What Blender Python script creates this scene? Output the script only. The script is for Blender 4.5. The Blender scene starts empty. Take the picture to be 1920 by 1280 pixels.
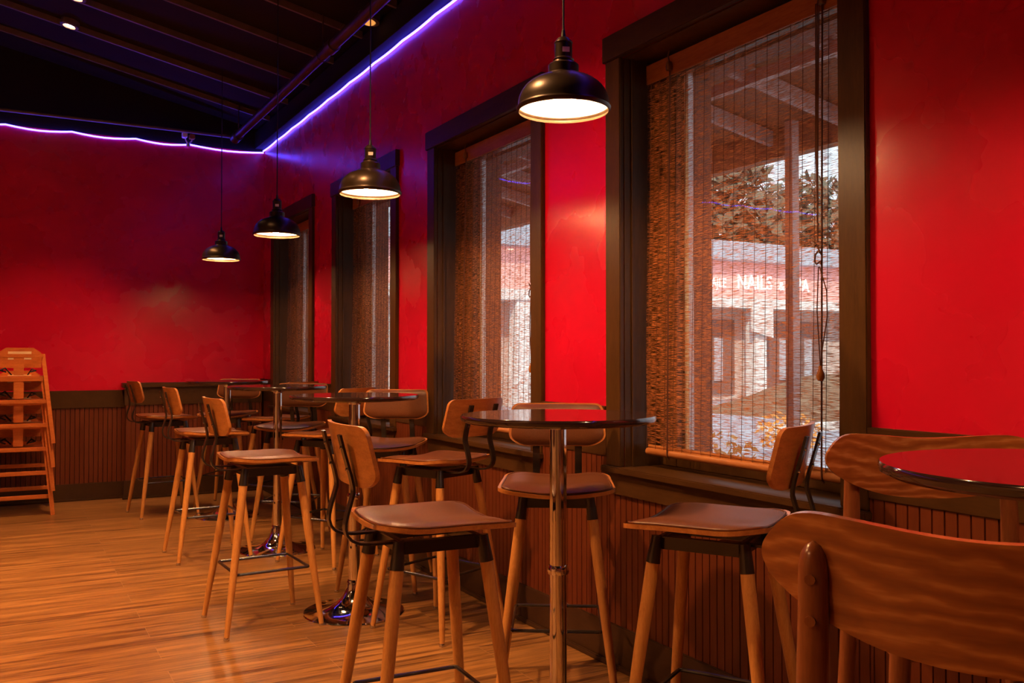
import bpy, bmesh, math, random
from mathutils import Vector, Matrix
random.seed(7)
PI = math.pi
SC = bpy.context.scene
COL = SC.collection

# ------------------------------------------------------------------ camera
F_PX = 1700.0
YAW = math.atan(954 / 1700.0)
PITCH = math.atan(30.5 / 1700.0)
cam_data = bpy.data.cameras.new('camera')
cam_data.sensor_width = 36.0
cam_data.lens = F_PX / 1920 * 36.0
cam_data.clip_start = 0.05
cam_data.clip_end = 300
cam = bpy.data.objects.new('camera', cam_data)
COL.objects.link(cam)
cam.location = (0, 0, 1.25)
cam.rotation_euler = (PI / 2 + PITCH, 0, -YAW)
SC.camera = cam

# ------------------------------------------------------------------ world, sun, exposure
SC.view_settings.view_transform = 'Standard'
SC.view_settings.look = 'None'
SC.view_settings.gamma = 1.0
SC.view_settings.use_curve_mapping = False
SC.view_settings.exposure = 0.0
w = bpy.data.worlds.new('world')
SC.world = w
w.use_nodes = True
bg = w.node_tree.nodes['Background']
bg.inputs[0].default_value = (0.80, 0.88, 1.0, 1)
bg.inputs[1].default_value = 1.7
sun_data = bpy.data.lights.new('sun', 'SUN')
sun_data.energy = 4.5
sun_data.color = (1.0, 0.84, 0.62)
sun_data.angle = math.radians(1.0)
sun = bpy.data.objects.new('sun', sun_data)
COL.objects.link(sun)
sun.rotation_euler = (math.radians(48), 0, math.radians(-38))

WARM = (1.0, 0.50, 0.20)
SPOT_W = 260.0          # each ceiling spotlight
PENDANT_S = 520.0      # emission of each pendant bulb
LED_S = 20.0

# ------------------------------------------------------------------ node helpers
def new_mat(name):
    m = bpy.data.materials.new(name)
    m.use_nodes = True
    nt = m.node_tree
    b = nt.nodes['Principled BSDF']
    return m, nt, b

def N(nt, t, **kw):
    n = nt.nodes.new(t)
    for k, v in kw.items():
        setattr(n, k, v)
    return n

def coords(nt, scale=(1, 1, 1), loc=(0, 0, 0), rot=(0, 0, 0), src='Object'):
    tc = N(nt, 'ShaderNodeTexCoord')
    mp = N(nt, 'ShaderNodeMapping')
    mp.inputs['Scale'].default_value = scale
    mp.inputs['Location'].default_value = loc
    mp.inputs['Rotation'].default_value = rot
    nt.links.new(tc.outputs[src], mp.inputs['Vector'])
    return mp.outputs['Vector']

def noise(nt, vec, scale=5, detail=3, rough=0.5, dist=0.0):
    n = N(nt, 'ShaderNodeTexNoise')
    n.inputs['Scale'].default_value = scale
    n.inputs['Detail'].default_value = detail
    n.inputs['Roughness'].default_value = rough
    n.inputs['Distortion'].default_value = dist
    nt.links.new(vec, n.inputs['Vector'])
    return n.outputs['Fac']

def ramp(nt, fac, stops):
    r = N(nt, 'ShaderNodeValToRGB')
    e = r.color_ramp.elements
    while len(e) < len(stops):
        e.new(0.5)
    for i, (p, c) in enumerate(stops):
        e[i].position = p
        e[i].color = (c[0], c[1], c[2], 1) if not isinstance(c, (int, float)) else (c, c, c, 1)
    nt.links.new(fac, r.inputs['Fac'])
    return r.outputs['Color']

def bump(nt, b, height, strength=0.2, dist=0.01):
    bn = N(nt, 'ShaderNodeBump')
    bn.inputs['Strength'].default_value = strength
    bn.inputs['Distance'].default_value = dist
    nt.links.new(height, bn.inputs['Height'])
    nt.links.new(bn.outputs['Normal'], b.inputs['Normal'])

def flat(name, col, rough=0.5, metal=0.0, coat=0.0, nscale=0, nstr=0.1, spec=None):
    m, nt, b = new_mat(name)
    b.inputs['Base Color'].default_value = (*col, 1)
    b.inputs['Roughness'].default_value = rough
    b.inputs['Metallic'].default_value = metal
    b.inputs['Coat Weight'].default_value = coat
    if spec is not None:
        b.inputs['Specular IOR Level'].default_value = spec
    v = coords(nt)
    f = noise(nt, v, nscale or 14, 3)
    c = ramp(nt, f, [(0.3, [x * 0.86 for x in col]), (0.7, [min(1, x * 1.12) for x in col])])
    nt.links.new(c, b.inputs['Base Color'])
    if nscale:
        bump(nt, b, f, nstr, 0.004)
    return m

def wood(name, dark, light, rough=0.4, stretch=(14, 14, 1.2), coat=0.0, bumps=0.12, scale=3.0, dist=0.6, spec=0.3):
    m, nt, b = new_mat(name)
    v = coords(nt, stretch)
    f = noise(nt, v, scale, 5, 0.6, dist)
    f2 = noise(nt, coords(nt, tuple(s * 4 for s in stretch)), scale * 2, 2)
    mx = N(nt, 'ShaderNodeMix', data_type='FLOAT')
    mx.inputs[0].default_value = 0.35
    nt.links.new(f, mx.inputs[2]); nt.links.new(f2, mx.inputs[3])
    c = ramp(nt, mx.outputs[0], [(0.32, dark), (0.68, light)])
    nt.links.new(c, b.inputs['Base Color'])
    b.inputs['Roughness'].default_value = rough
    b.inputs['Coat Weight'].default_value = coat
    b.inputs['Coat Roughness'].default_value = 0.12
    b.inputs['Specular IOR Level'].default_value = spec
    bump(nt, b, mx.outputs[0], bumps, 0.002)
    return m

def emis(name, col, s):
    m, nt, b = new_mat(name)
    b.inputs['Base Color'].default_value = (*col, 1)
    b.inputs['Emission Color'].default_value = (*col, 1)
    b.inputs['Emission Strength'].default_value = s
    return m

M = {}
# painted wall: saturated red, satin, roller texture
def wall_mat():
    m, nt, b = new_mat('red_wall_paint')
    v = coords(nt)
    f = noise(nt, v, 2.2, 4, 0.55)
    c = ramp(nt, f, [(0.3, (0.54, 0.003, 0.024)), (0.7, (0.63, 0.005, 0.034))])
    nt.links.new(c, b.inputs['Base Color'])
    r = ramp(nt, noise(nt, v, 3.5, 3), [(0.3, 0.22), (0.7, 0.33)])
    nt.links.new(r, b.inputs['Roughness'])
    b.inputs['Specular IOR Level'].default_value = 0.45
    big = noise(nt, coords(nt, (1, 1, 0.6)), 5.5, 2)
    fine = noise(nt, v, 150, 2)
    mx = N(nt, 'ShaderNodeMath', operation='MULTIPLY_ADD')
    nt.links.new(fine, mx.inputs[0]); mx.inputs[1].default_value = 0.06
    nt.links.new(big, mx.inputs[2])
    bump(nt, b, mx.outputs[0], 0.12, 0.02)
    return m
M['red'] = wall_mat()

def floor_mat():
    m, nt, b = new_mat('floor_planks')
    v = coords(nt, loc=(-0.575 + 0.6, 0.0, 0))
    br = N(nt, 'ShaderNodeTexBrick')
    br.offset = 0.5; br.offset_frequency = 2
    br.inputs['Scale'].default_value = 1.0
    br.inputs['Brick Width'].default_value = 1.22
    br.inputs['Row Height'].default_value = 0.1675
    br.inputs['Mortar Size'].default_value = 0.0012
    br.inputs['Mortar Smooth'].default_value = 0.3
    br.inputs['Color1'].default_value = (0, 0, 0, 1)
    br.inputs['Color2'].default_value = (1, 1, 1, 1)
    br.inputs['Mortar'].default_value = (0.5, 0.5, 0.5, 1)
    nt.links.new(v, br.inputs['Vector'])
    # grain shifted per plank
    vs = coords(nt, (1.1, 26, 1))
    add = N(nt, 'ShaderNodeVectorMath', operation='MULTIPLY_ADD')
    nt.links.new(br.outputs['Color'], add.inputs[0])
    add.inputs[1].default_value = (7, 5, 3)
    nt.links.new(vs, add.inputs[2])
    g = noise(nt, add.outputs[0], 1.2, 6, 0.68, 0.9)
    g2 = noise(nt, coords(nt, (4, 120, 1)), 2.0, 3, 0.6)
    mx = N(nt, 'ShaderNodeMix', data_type='FLOAT'); mx.inputs[0].default_value = 0.3
    nt.links.new(g, mx.inputs[2]); nt.links.new(g2, mx.inputs[3])
    c = ramp(nt, mx.outputs[0], [(0.38, (0.050, 0.019, 0.006)), (0.47, (0.18, 0.078, 0.021)), (0.59, (0.36, 0.168, 0.047))])
    mc = N(nt, 'ShaderNodeMix', data_type='RGBA', blend_type='MULTIPLY')
    mc.inputs[0].default_value = 1.0
    nt.links.new(c, mc.inputs[6])
    tone = ramp(nt, br.outputs['Color'], [(0.0, 0.80), (1.0, 1.0)])
    nt.links.new(tone, mc.inputs[7])
    seam = N(nt, 'ShaderNodeMix', data_type='RGBA')
    nt.links.new(br.outputs['Fac'], seam.inputs[0])
    nt.links.new(mc.outputs[2], seam.inputs[6])
    seam.inputs[7].default_value = (0.33, 0.19, 0.09, 1)
    nt.links.new(seam.outputs[2], b.inputs['Base Color'])
    b.inputs['Roughness'].default_value = 0.30
    inv = N(nt, 'ShaderNodeMath', operation='SUBTRACT')
    nt.links.new(mx.outputs[0], inv.inputs[0]); nt.links.new(br.outputs['Fac'], inv.inputs[1])
    bump(nt, b, inv.outputs[0], 0.25, 0.003)
    return m
M['floor'] = floor_mat()

M['trim'] = wood('brown_trim_paint', (0.048, 0.020, 0.0050), (0.080, 0.035, 0.0085), 0.36, (6, 6, 1.0), bumps=0.25, spec=0.22)
M['trim_h'] = wood('brown_trim_paint_long', (0.040, 0.016, 0.0045), (0.068, 0.028, 0.0075), 0.36, (6, 1.0, 6), bumps=0.25, spec=0.25)
M['bead'] = wood('wainscot_paint', (0.095, 0.018, 0.005), (0.135, 0.029, 0.008), 0.42, (8, 8, 0.8), bumps=0.1)
M['base'] = wood('baseboard_paint', (0.035, 0.015, 0.006), (0.055, 0.024, 0.010), 0.35, (3, 1, 3), bumps=0.1)
M['ceil'] = flat('ceiling_paint', (0.012, 0.007, 0.004), 0.75, nscale=40, spec=0.2)
M['rafter'] = flat('rafter_paint', (0.14, 0.10, 0.12), 0.3)
M['pipe'] = flat('pipe_paint', (0.050, 0.022, 0.020), 0.4)
M['oak'] = wood('stool_oak', (0.38, 0.150, 0.036), (0.60, 0.270, 0.072), 0.42, (22, 22, 1.6), bumps=0.08)
M['ply'] = wood('ply_veneer', (0.30, 0.095, 0.022), (0.52, 0.200, 0.050), 0.32, (2.2, 14, 14), coat=0.3, bumps=0.05, scale=4)
M['leather'] = flat('brown_leather', (0.105, 0.033, 0.011), 0.36, nscale=220, nstr=0.12, spec=0.28)
M['black'] = flat('black_metal', (0.020, 0.014, 0.011), 0.26, spec=0.7)
M['chrome'] = flat('chrome', (0.78, 0.76, 0.74), 0.07, metal=1.0)
M['foot'] = flat('foot_cap_metal', (0.70, 0.66, 0.62), 0.25, metal=1.0)
M['top'] = flat('tabletop_laminate', (0.030, 0.014, 0.012), 0.12, coat=0.5)
M['shade'] = flat('shade_bronze', (0.040, 0.023, 0.012), 0.33, metal=0.55)
M['shade_in'] = flat('shade_inner_white', (0.9, 0.87, 0.8), 0.5)
M['cord'] = flat('black_cord', (0.012, 0.010, 0.010), 0.5)
M['sticker'] = flat('sticker_white', (0.72, 0.68, 0.66), 0.5)
def mahog():
    m, nt, b = new_mat('mahogany_swirl_veneer')
    v = coords(nt, (1.0, 1.0, 2.2), rot=(0, .5, 0))
    wv = N(nt, 'ShaderNodeTexWave', wave_type='RINGS', rings_direction='SPHERICAL')
    wv.inputs['Scale'].default_value = 6.0; wv.inputs['Distortion'].default_value = 14.0
    wv.inputs['Detail'].default_value = 4.0; wv.inputs['Detail Scale'].default_value = 0.8
    nt.links.new(v, wv.inputs['Vector'])
    f = noise(nt, coords(nt, (6, 6, 60)), 3, 3, .6)
    mx = N(nt, 'ShaderNodeMix', data_type='FLOAT'); mx.inputs[0].default_value = 0.5
    nt.links.new(wv.outputs['Fac'], mx.inputs[2]); nt.links.new(f, mx.inputs[3])
    c = ramp(nt, mx.outputs[0], [(0.20, (0.23, 0.060, 0.013)), (0.62, (0.33, 0.100, 0.023)), (0.85, (0.50, 0.190, 0.052))])
    nt.links.new(c, b.inputs['Base Color'])
    b.inputs['Roughness'].default_value = 0.27
    b.inputs['Coat Weight'].default_value = 0.5
    b.inputs['Coat Roughness'].default_value = 0.12
    return m
M['mahog'] = mahog()
M['chairwood'] = wood('walnut_post', (0.16, 0.045, 0.014), (0.27, 0.085, 0.028), 0.28, (16, 16, 1.5), coat=0.4, bumps=0.04)
M['high'] = wood('highchair_wood', (0.42, 0.105, 0.022), (0.62, 0.185, 0.042), 0.38, (4, 14, 14), coat=0.15, bumps=0.05)
M['strap'] = flat('black_strap', (0.02, 0.018, 0.018), 0.6)
M['label'] = flat('warning_label', (0.75, 0.55, 0.30), 0.5)
M['ink'] = flat('label_ink', (0.10, 0.05, 0.03), 0.6)
M['bulb'] = emis('bulb_glow', (1.0, 0.56, 0.25), PENDANT_S)
M['spot'] = emis('spot_glow', (1.0, 0.58, 0.26), 60.0)
M['amber'] = emis('amber_lens', (1.0, 0.42, 0.09), 0.85)
M['led'] = emis('led_glow', (0.06, 0.045, 1.0), LED_S)
M['white_plastic'] = flat('white_plastic', (0.9, 0.88, 0.9), 0.4)
M['bamboo'] = wood('bamboo_rail', (0.26, 0.085, 0.022), (0.42, 0.16, 0.05), 0.4, (10, 1.2, 10), bumps=0.05)
M['string'] = flat('blind_string', (0.10, 0.030, 0.012), 0.8)
M['brass'] = flat('aged_brass', (0.40, 0.25, 0.10), 0.35, metal=0.9)
M['toggle'] = flat('wooden_toggle', (0.45, 0.17, 0.04), 0.3)

def blind_mat():
    m, nt, b = new_mat('matchstick_bamboo')
    v = coords(nt, (1, 12, 330))
    f = noise(nt, v, 1.0, 3, 0.65)
    wob = noise(nt, coords(nt, (1, 1.3, 5)), 1.0, 1)
    v2 = coords(nt, (1, 30, 700))
    f2 = noise(nt, v2, 1.0, 1)
    mx = N(nt, 'ShaderNodeMix', data_type='FLOAT'); mx.inputs[0].default_value = 0.45
    nt.links.new(f, mx.inputs[2]); nt.links.new(f2, mx.inputs[3])
    sub = N(nt, 'ShaderNodeMath', operation='MULTIPLY_ADD')
    nt.links.new(wob, sub.inputs[0]); sub.inputs[1].default_value = 0.06
    nt.links.new(mx.outputs[0], sub.inputs[2])
    fac = ramp(nt, sub.outputs[0], [(0.445, 1.0), (0.58, 0.0)])     # 1 = stick, 0 = gap
    c = ramp(nt, f, [(0.3, (0.36, 0.110, 0.028)), (0.7, (0.56, 0.200, 0.060))])
    nt.links.new(c, b.inputs['Base Color'])
    b.inputs['Roughness'].default_value = 0.42
    tl = N(nt, 'ShaderNodeBsdfTranslucent')
    tl.inputs['Color'].default_value = (0.55, 0.20, 0.08, 1)
    ms = N(nt, 'ShaderNodeMixShader'); ms.inputs[0].default_value = 0.22
    nt.links.new(b.outputs[0], ms.inputs[1]); nt.links.new(tl.outputs[0], ms.inputs[2])
    tr = N(nt, 'ShaderNodeBsdfTransparent')
    ms2 = N(nt, 'ShaderNodeMixShader')
    nt.links.new(fac, ms2.inputs[0])
    nt.links.new(tr.outputs[0], ms2.inputs[1]); nt.links.new(ms.outputs[0], ms2.inputs[2])
    nt.links.new(ms2.outputs[0], nt.nodes['Material Output'].inputs['Surface'])
    return m
M['blind'] = blind_mat()

def glass_mat():
    m, nt, b = new_mat('window_glass')
    nt.nodes.remove(b)
    tr = N(nt, 'ShaderNodeBsdfTransparent'); tr.inputs[0].default_value = (0.93, 0.95, 0.94, 1)
    gl = N(nt, 'ShaderNodeBsdfGlossy'); gl.inputs['Roughness'].default_value = 0.0
    lw = N(nt, 'ShaderNodeLayerWeight')
    pw = N(nt, 'ShaderNodeMath', operation='POWER'); nt.links.new(lw.outputs['Facing'], pw.inputs[0]); pw.inputs[1].default_value = 4.0
    fr = N(nt, 'ShaderNodeMath', operation='MULTIPLY_ADD'); nt.links.new(pw.outputs[0], fr.inputs[0]); fr.inputs[1].default_value = 0.5; fr.inputs[2].default_value = 0.04
    ms = N(nt, 'ShaderNodeMixShader')
    nt.links.new(fr.outputs[0], ms.inputs[0]); nt.links.new(tr.outputs[0], ms.inputs[1]); nt.links.new(gl.outputs[0], ms.inputs[2])
    nt.links.new(ms.outputs[0], nt.nodes['Material Output'].inputs['Surface'])
    return m
M['glass'] = glass_mat()
# outside
M['porch'] = flat('porch_ceiling_stain', (0.34, 0.12, 0.045), 0.7)
M['porch_w'] = flat('porch_rafter_paint', (0.62, 0.42, 0.36), 0.7)
M['reveal'] = flat('reveal_brown', (0.24, 0.09, 0.055), 0.7)
M['tan'] = flat('tan_paint', (0.50, 0.30, 0.15), 0.5)
M['stucco'] = flat('stucco', (0.62, 0.50, 0.46), 0.8, nscale=6)
M['extwhite'] = flat('exterior_white', (0.80, 0.80, 0.80), 0.6)
M['storefront'] = flat('storefront_dark', (0.20, 0.105, 0.09), 0.5)
M['shopglass'] = flat('shop_glass', (0.45, 0.45, 0.50), 0.15)
M['roofmetal'] = flat('roof_metal', (0.42, 0.48, 0.58), 0.5)
M['asphalt'] = flat('asphalt', (0.33, 0.34, 0.40), 0.8, nscale=2)
M['curb'] = flat('curb_concrete', (0.68, 0.64, 0.60), 0.8)
M['mulch'] = flat('mulch', (0.20, 0.12, 0.07), 0.9, nscale=5)
M['leaf'] = flat('tree_leaves', (0.13, 0.12, 0.085), 0.7)
M['orange_leaf'] = flat('autumn_leaves', (0.70, 0.30, 0.07), 0.7)
M['sign_glow'] = emis('sign_glow', (1.0, 0.80, 0.78), 2.6)
M['sign_band'] = emis('sign_band_red_glow', (0.75, 0.18, 0.18), 0.45)
M['sign_band'].node_tree.nodes['Principled BSDF'].inputs['Base Color'].default_value = (0.75, 0.45, 0.42, 1)
M['tail'] = M['roofmetal']

# ------------------------------------------------------------------ mesh helpers
class MB:
    def __init__(s):
        s.bm = bmesh.new()
    def box(s, a, b, bev=0.0):
        x0, y0, z0 = a; x1, y1, z1 = b
        vs = [s.bm.verts.new(p) for p in ((x0,y0,z0),(x1,y0,z0),(x1,y1,z0),(x0,y1,z0),(x0,y0,z1),(x1,y0,z1),(x1,y1,z1),(x0,y1,z1))]
        fs = [s.bm.faces.new([vs[i] for i in q]) for q in ((0,3,2,1),(4,5,6,7),(0,1,5,4),(1,2,6,5),(2,3,7,6),(3,0,4,7))]
        if bev > 0:
            es = list({e for f in fs for e in f.edges})
            bmesh.ops.bevel(s.bm, geom=es, offset=bev, segments=2, affect='EDGES')
        return s
    def hexa(s, pts):
        vs = [s.bm.verts.new(p) for p in pts]
        for q in ((0,3,2,1),(4,5,6,7),(0,1,5,4),(1,2,6,5),(2,3,7,6),(3,0,4,7)):
            s.bm.faces.new([vs[i] for i in q])
        return s
    def bar(s, p, q, w, h, up=(0, 0, 1)):
        p = Vector(p); q = Vector(q); d = (q - p).normalized(); up = Vector(up)
        sd = d.cross(up).normalized(); u = sd.cross(d)
        c = [(-w/2, -h/2), (w/2, -h/2), (w/2, h/2), (-w/2, h/2)]
        pts = [p + sd*a + u*b for a, b in c] + [q + sd*a + u*b for a, b in c]
        vs = [s.bm.verts.new(x) for x in pts]
        for f in ((3,2,1,0),(4,5,6,7),(0,1,5,4),(1,2,6,5),(2,3,7,6),(3,0,4,7)):
            s.bm.faces.new([vs[i] for i in f])
        return s
    def tube(s, pts, r, seg=10, closed=False, caps=True):
        pts = [Vector(p) for p in pts]; n = len(pts)
        rs = r if isinstance(r, (list, tuple)) else [r] * n
        ref = Vector((0, 0, 1)); rings = []; prev = None
        for i, p in enumerate(pts):
            if closed: t = pts[(i+1) % n] - pts[i-1]
            else: t = pts[min(i+1, n-1)] - pts[max(i-1, 0)]
            t.normalize()
            if prev is None:
                a = t.cross(ref)
                if a.length < 0.05: a = t.cross(Vector((1, 0, 0)))
                a.normalize()
            else:
                a = (prev - t * prev.dot(t)).normalized()
            prev = a; b = t.cross(a)
            rings.append([s.bm.verts.new(p + (a*math.cos(2*PI*k/seg) + b*math.sin(2*PI*k/seg)) * rs[i]) for k in range(seg)])
        m = n if closed else n - 1
        for i in range(m):
            A = rings[i]; B = rings[(i+1) % n]
            for k in range(seg):
                s.bm.faces.new((A[k], A[(k+1) % seg], B[(k+1) % seg], B[k]))
        if caps and not closed:
            s.bm.faces.new(rings[0][::-1]); s.bm.faces.new(rings[-1])
        return s
    def lathe(s, prof, seg=40, c=(0, 0, 0)):
        rings = []
        for r, z in prof:
            if r < 1e-6: rings.append([s.bm.verts.new((c[0], c[1], c[2] + z))])
            else: rings.append([s.bm.verts.new((c[0] + r*math.cos(2*PI*k/seg), c[1] + r*math.sin(2*PI*k/seg), c[2] + z)) for k in range(seg)])
        for A, B in zip(rings, rings[1:]):
            for k in range(seg):
                k2 = (k+1) % seg
                q = []
                for v in ([A[k % len(A)], A[k2 % len(A)]] if len(A) > 1 else [A[0]]): q.append(v)
                for v in ([B[k2], B[k]] if len(B) > 1 else [B[0]]): q.append(v)
                if len(q) >= 3: s.bm.faces.new(q)
        return s
    def slab(s, outline, top, bot, rings=7, mapf=None):
        """outline [(u,v)]; top/bot(u,v,k) heights, k = 0 centre .. 1 rim; mapf(u,v,h)->xyz"""
        n = len(outline)
        cu = sum(p[0] for p in outline)/n; cv = sum(p[1] for p in outline)/n
        ks = [math.sin(PI/2*i/rings) for i in range(1, rings+1)]
        mapf = mapf or (lambda u, v, h: (u, v, h))
        def layer(fn):
            c = s.bm.verts.new(mapf(cu, cv, fn(cu, cv, 0)))
            R = []
            for k in ks:
                R.append([s.bm.verts.new(mapf(cu+(p[0]-cu)*k, cv+(p[1]-cv)*k, fn(cu+(p[0]-cu)*k, cv+(p[1]-cv)*k, k))) for p in outline])
            return c, R
        ct, T = layer(top); cb, B = layer(bot)
        for c, R, fl in ((ct, T, False), (cb, B, True)):
            for i in range(n):
                j = (i+1) % n
                q = [c, R[0][i], R[0][j]]
                s.bm.faces.new(q[::-1] if fl else q)
                for a, b in zip(R, R[1:]):
                    q = [a[i], b[i], b[j], a[j]]
                    s.bm.faces.new(q[::-1] if fl else q)
        for i in range(n):
            j = (i+1) % n
            s.bm.faces.new((T[-1][i], B[-1][i], B[-1][j], T[-1][j]))
        return s
    def strip(s, path, x0, x1, t):
        """flat bar: path of (v,z) in the YZ plane, from x0 to x1 wide, t thick"""
        n = len(path); P = [Vector((0, a, b)) for a, b in path]
        L = []
        for i in range(n):
            d = (P[min(i+1, n-1)] - P[max(i-1, 0)]).normalized()
            nn = Vector((0, -d.z, d.y)) * t/2
            L.append([s.bm.verts.new((x, *(P[i]+sg*nn)[1:])) for x, sg in ((x0, 1), (x1, 1), (x1, -1), (x0, -1))])
        for A, B in zip(L, L[1:]):
            for k in range(4):
                s.bm.faces.new((A[k], A[(k+1) % 4], B[(k+1) % 4], B[k]))
        s.bm.faces.new(L[0][::-1]); s.bm.faces.new(L[-1])
        return s
    def build(s, name, mat, parent=None, smooth=True, angle=38):
        bmesh.ops.recalc_face_normals(s.bm, faces=s.bm.faces)
        me = bpy.data.meshes.new(name)
        for f in s.bm.faces: f.smooth = smooth
        if smooth:
            lim = math.radians(angle)
            for e in s.bm.edges:
                if len(e.link_faces) == 2 and e.calc_face_angle(0) > lim: e.smooth = False
        s.bm.to_mesh(me); s.bm.free()
        me.materials.append(mat)
        o = bpy.data.objects.new(name, me)
        COL.objects.link(o)
        if parent is not None: o.parent = parent
        return o

def thing(name, label, cat, loc=(0, 0, 0), rz=0.0, group=None):
    o = bpy.data.objects.new(name, None)
    COL.objects.link(o)
    o.empty_display_size = 0.1
    o.location = loc; o.rotation_euler = (0, 0, rz)
    o['label'] = label; o['category'] = cat
    if group: o['group'] = group
    return o
def tag(o, label, cat, group=None):
    o['label'] = label; o['category'] = cat
    if group: o['group'] = group
    return o
def struct(o):
    o['kind'] = 'structure'; return o
def copy_tree(o, parent=None):
    c = o.copy(); COL.objects.link(c)
    if parent is not None:
        c.parent = parent
    for ch in list(o.children):
        copy_tree(ch, c)
    return c
def rounded(pts, radii, seg=6):
    out = []; n = len(pts)
    for i in range(n):
        p = Vector(pts[i]); a = Vector(pts[i-1]); b = Vector(pts[(i+1) % n]); r = radii[i]
        da = (a-p).normalized(); db = (b-p).normalized()
        ang = da.angle(db); L = r/math.tan(ang/2)
        s0 = p+da*L; s1 = p+db*L
        cen = p + (da+db).normalized()*(r/math.sin(ang/2))
        v0 = s0-cen; v1 = s1-cen
        for k in range(seg+1):
            t = k/seg; an = v0.angle(v1)
            v = (v0*math.sin((1-t)*an) + v1*math.sin(t*an))/math.sin(an) if an > 1e-4 else v0
            out.append(tuple(cen+v))
    # densify long edges
    res = []
    for i in range(len(out)):
        a = Vector(out[i]); b = Vector(out[(i+1) % len(out)])
        m = max(1, int((b-a).length/0.03))
        for k in range(m): res.append(tuple(a.lerp(b, k/m)))
    return res

WX = 2.19      # inner face of the window wall
FY = 8.81      # far wall
WT = 0.20      # wall thickness
SLOPE = 0.21
def ceil_z(x): return 3.39 + SLOPE*(WX-x)
XL, YB = -5.2, -3.2
WIN = [(1.777, 3.074), (3.587, 4.885), (5.372, 6.667), (7.165, 8.46)]   # casing outer edges along y
CW = 0.10      # casing width
Z_SILL, Z_HEAD, Z_TOP = 0.81, 2.47, 2.575

# ------------------------------------------------------------------ room shell
fl = MB(); fl.box((XL, YB, -0.1), (WX+WT, FY+0.2, 0))
struct(fl.build('floor', M['floor'], smooth=False))

wr = MB()
ys = [YB]
for a, b in WIN: ys += [a+CW, b-CW]
ys.append(FY+0.2)
for i in range(0, len(ys), 2):
    wr.box((WX, ys[i], 0), (WX+WT, ys[i+1], 3.25))
for a, b in WIN:
    wr.box((WX, a+CW, 0), (WX+WT, b-CW, Z_SILL-0.03)); wr.box((WX, a+CW, Z_HEAD), (WX+WT, b-CW, 3.25))
struct(wr.build('wall_right', M['red'], smooth=False))
o = MB().box((WX, YB, 3.25), (WX+WT, FY+0.2, 3.75)).box((2.10, YB, 3.262), (WX, FY, 3.42)).build('trim_1', M['ceil'], smooth=False); struct(o)
o = MB().box((XL, FY, 0), (WX, FY+0.2, 3.235)).build('wall_far', M['red'], smooth=False); struct(o)
o = MB().box((XL, FY, 3.235), (WX, FY+0.2, 5.1)).build('trim_2', M['ceil'], smooth=False); struct(o)
o = MB().box((XL-0.2, YB-0.2, 0), (XL, FY+0.2, 5.2)).build('wall_left', M['tan'], smooth=False); struct(o)
o = MB().box((XL, YB-0.2, 0), (WX+WT, YB, 5.2)).build('wall_back', M['tan'], smooth=False); struct(o)
cl = MB()
def cz(x, y, dz): return (x, y, ceil_z(x)+0.045+dz)
cl.hexa([cz(XL-.2, YB-.2, 0), cz(WX+WT, YB-.2, 0), cz(WX+WT, FY+.2, 0), cz(XL-.2, FY+.2, 0),
         cz(XL-.2, YB-.2, .1), cz(WX+WT, YB-.2, .1), cz(WX+WT, FY+.2, .1), cz(XL-.2, FY+.2, .1)])
ceiling = struct(cl.build('ceiling', M['ceil'], smooth=False))
RAFT_Y = [8.262 - 0.6115*i for i in range(0, 18)]
for y in RAFT_Y:
    r = MB()
    r.hexa([(XL, y-.011, ceil_z(XL)), (2.10, y-.011, ceil_z(2.10)), (2.10, y+.011, ceil_z(2.10)), (XL, y+.011, ceil_z(XL)),
            (XL, y-.011, ceil_z(XL)+.05), (2.10, y-.011, ceil_z(2.10)+.05), (2.10, y+.011, ceil_z(2.10)+.05), (XL, y+.011, ceil_z(XL)+.05)])
    struct(r.build('rafter', M['rafter'], ceiling, smooth=False))

# wainscot of the window wall: beadboard with real grooves, chair rail, baseboard
def beadboard(name, axis, a, b, base, z0, z1, pitch=0.0376, th=0.016, skip=None):
    m = MB(); y = a
    prof = []
    while y < b - 1e-4:
        y2 = min(y+pitch, b)
        prof += [(y, 0.0), (y+.0025, th), (y2-.0025, th)]
        y = y2
    prof.append((b, 0.0))
    lo = []; hi = []
    for t, h in prof:
        zt = z1
        p = (base-h, t) if axis == 'y' else (t, base-h)
        lo.append(m.bm.verts.new((*p, z0))); hi.append(m.bm.verts.new((*p, zt)))
    for i in range(len(lo)-1):
        m.bm.faces.new((lo[i], lo[i+1], hi[i+1], hi[i]))
    p0 = (base, a) if axis == 'y' else (a, base)
    return m
trim_n = 3
def trim_name():
    global trim_n
    n = 'trim_%d' % trim_n; trim_n += 1
    return n
segs = []
prev = YB
for a, b in WIN + [(FY, FY)]:
    segs.append((prev, a, 0.855)); 
    if b > a: segs.append((a, b, 0.79))
    prev = b
for a, b, zt in segs:
    if b-a < 0.05: continue
    struct(beadboard('bead', 'y', a, b, WX, 0.17, zt).build(trim_name(), M['bead'], smooth=False))
prev = YB
for a, b in WIN + [(FY, FY)]:
    if a-prev > 0.05:
        m = MB().box((WX-.020, prev, 0.845), (WX, a, 1.045), 0.003)
        m.box((WX-.026, prev, 1.030), (WX, a, 1.050), 0.003)
        struct(m.build(trim_name(), M['trim_h'], smooth=False))
    prev = b
bb = MB().box((WX-.026, YB, 0), (WX, FY, 0.172), 0.003)
bb.box((WX-.040, YB, 0), (WX-.026, FY, 0.022), 0.004)
struct(bb.build('baseboard_right', M['base'], smooth=False))

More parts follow.
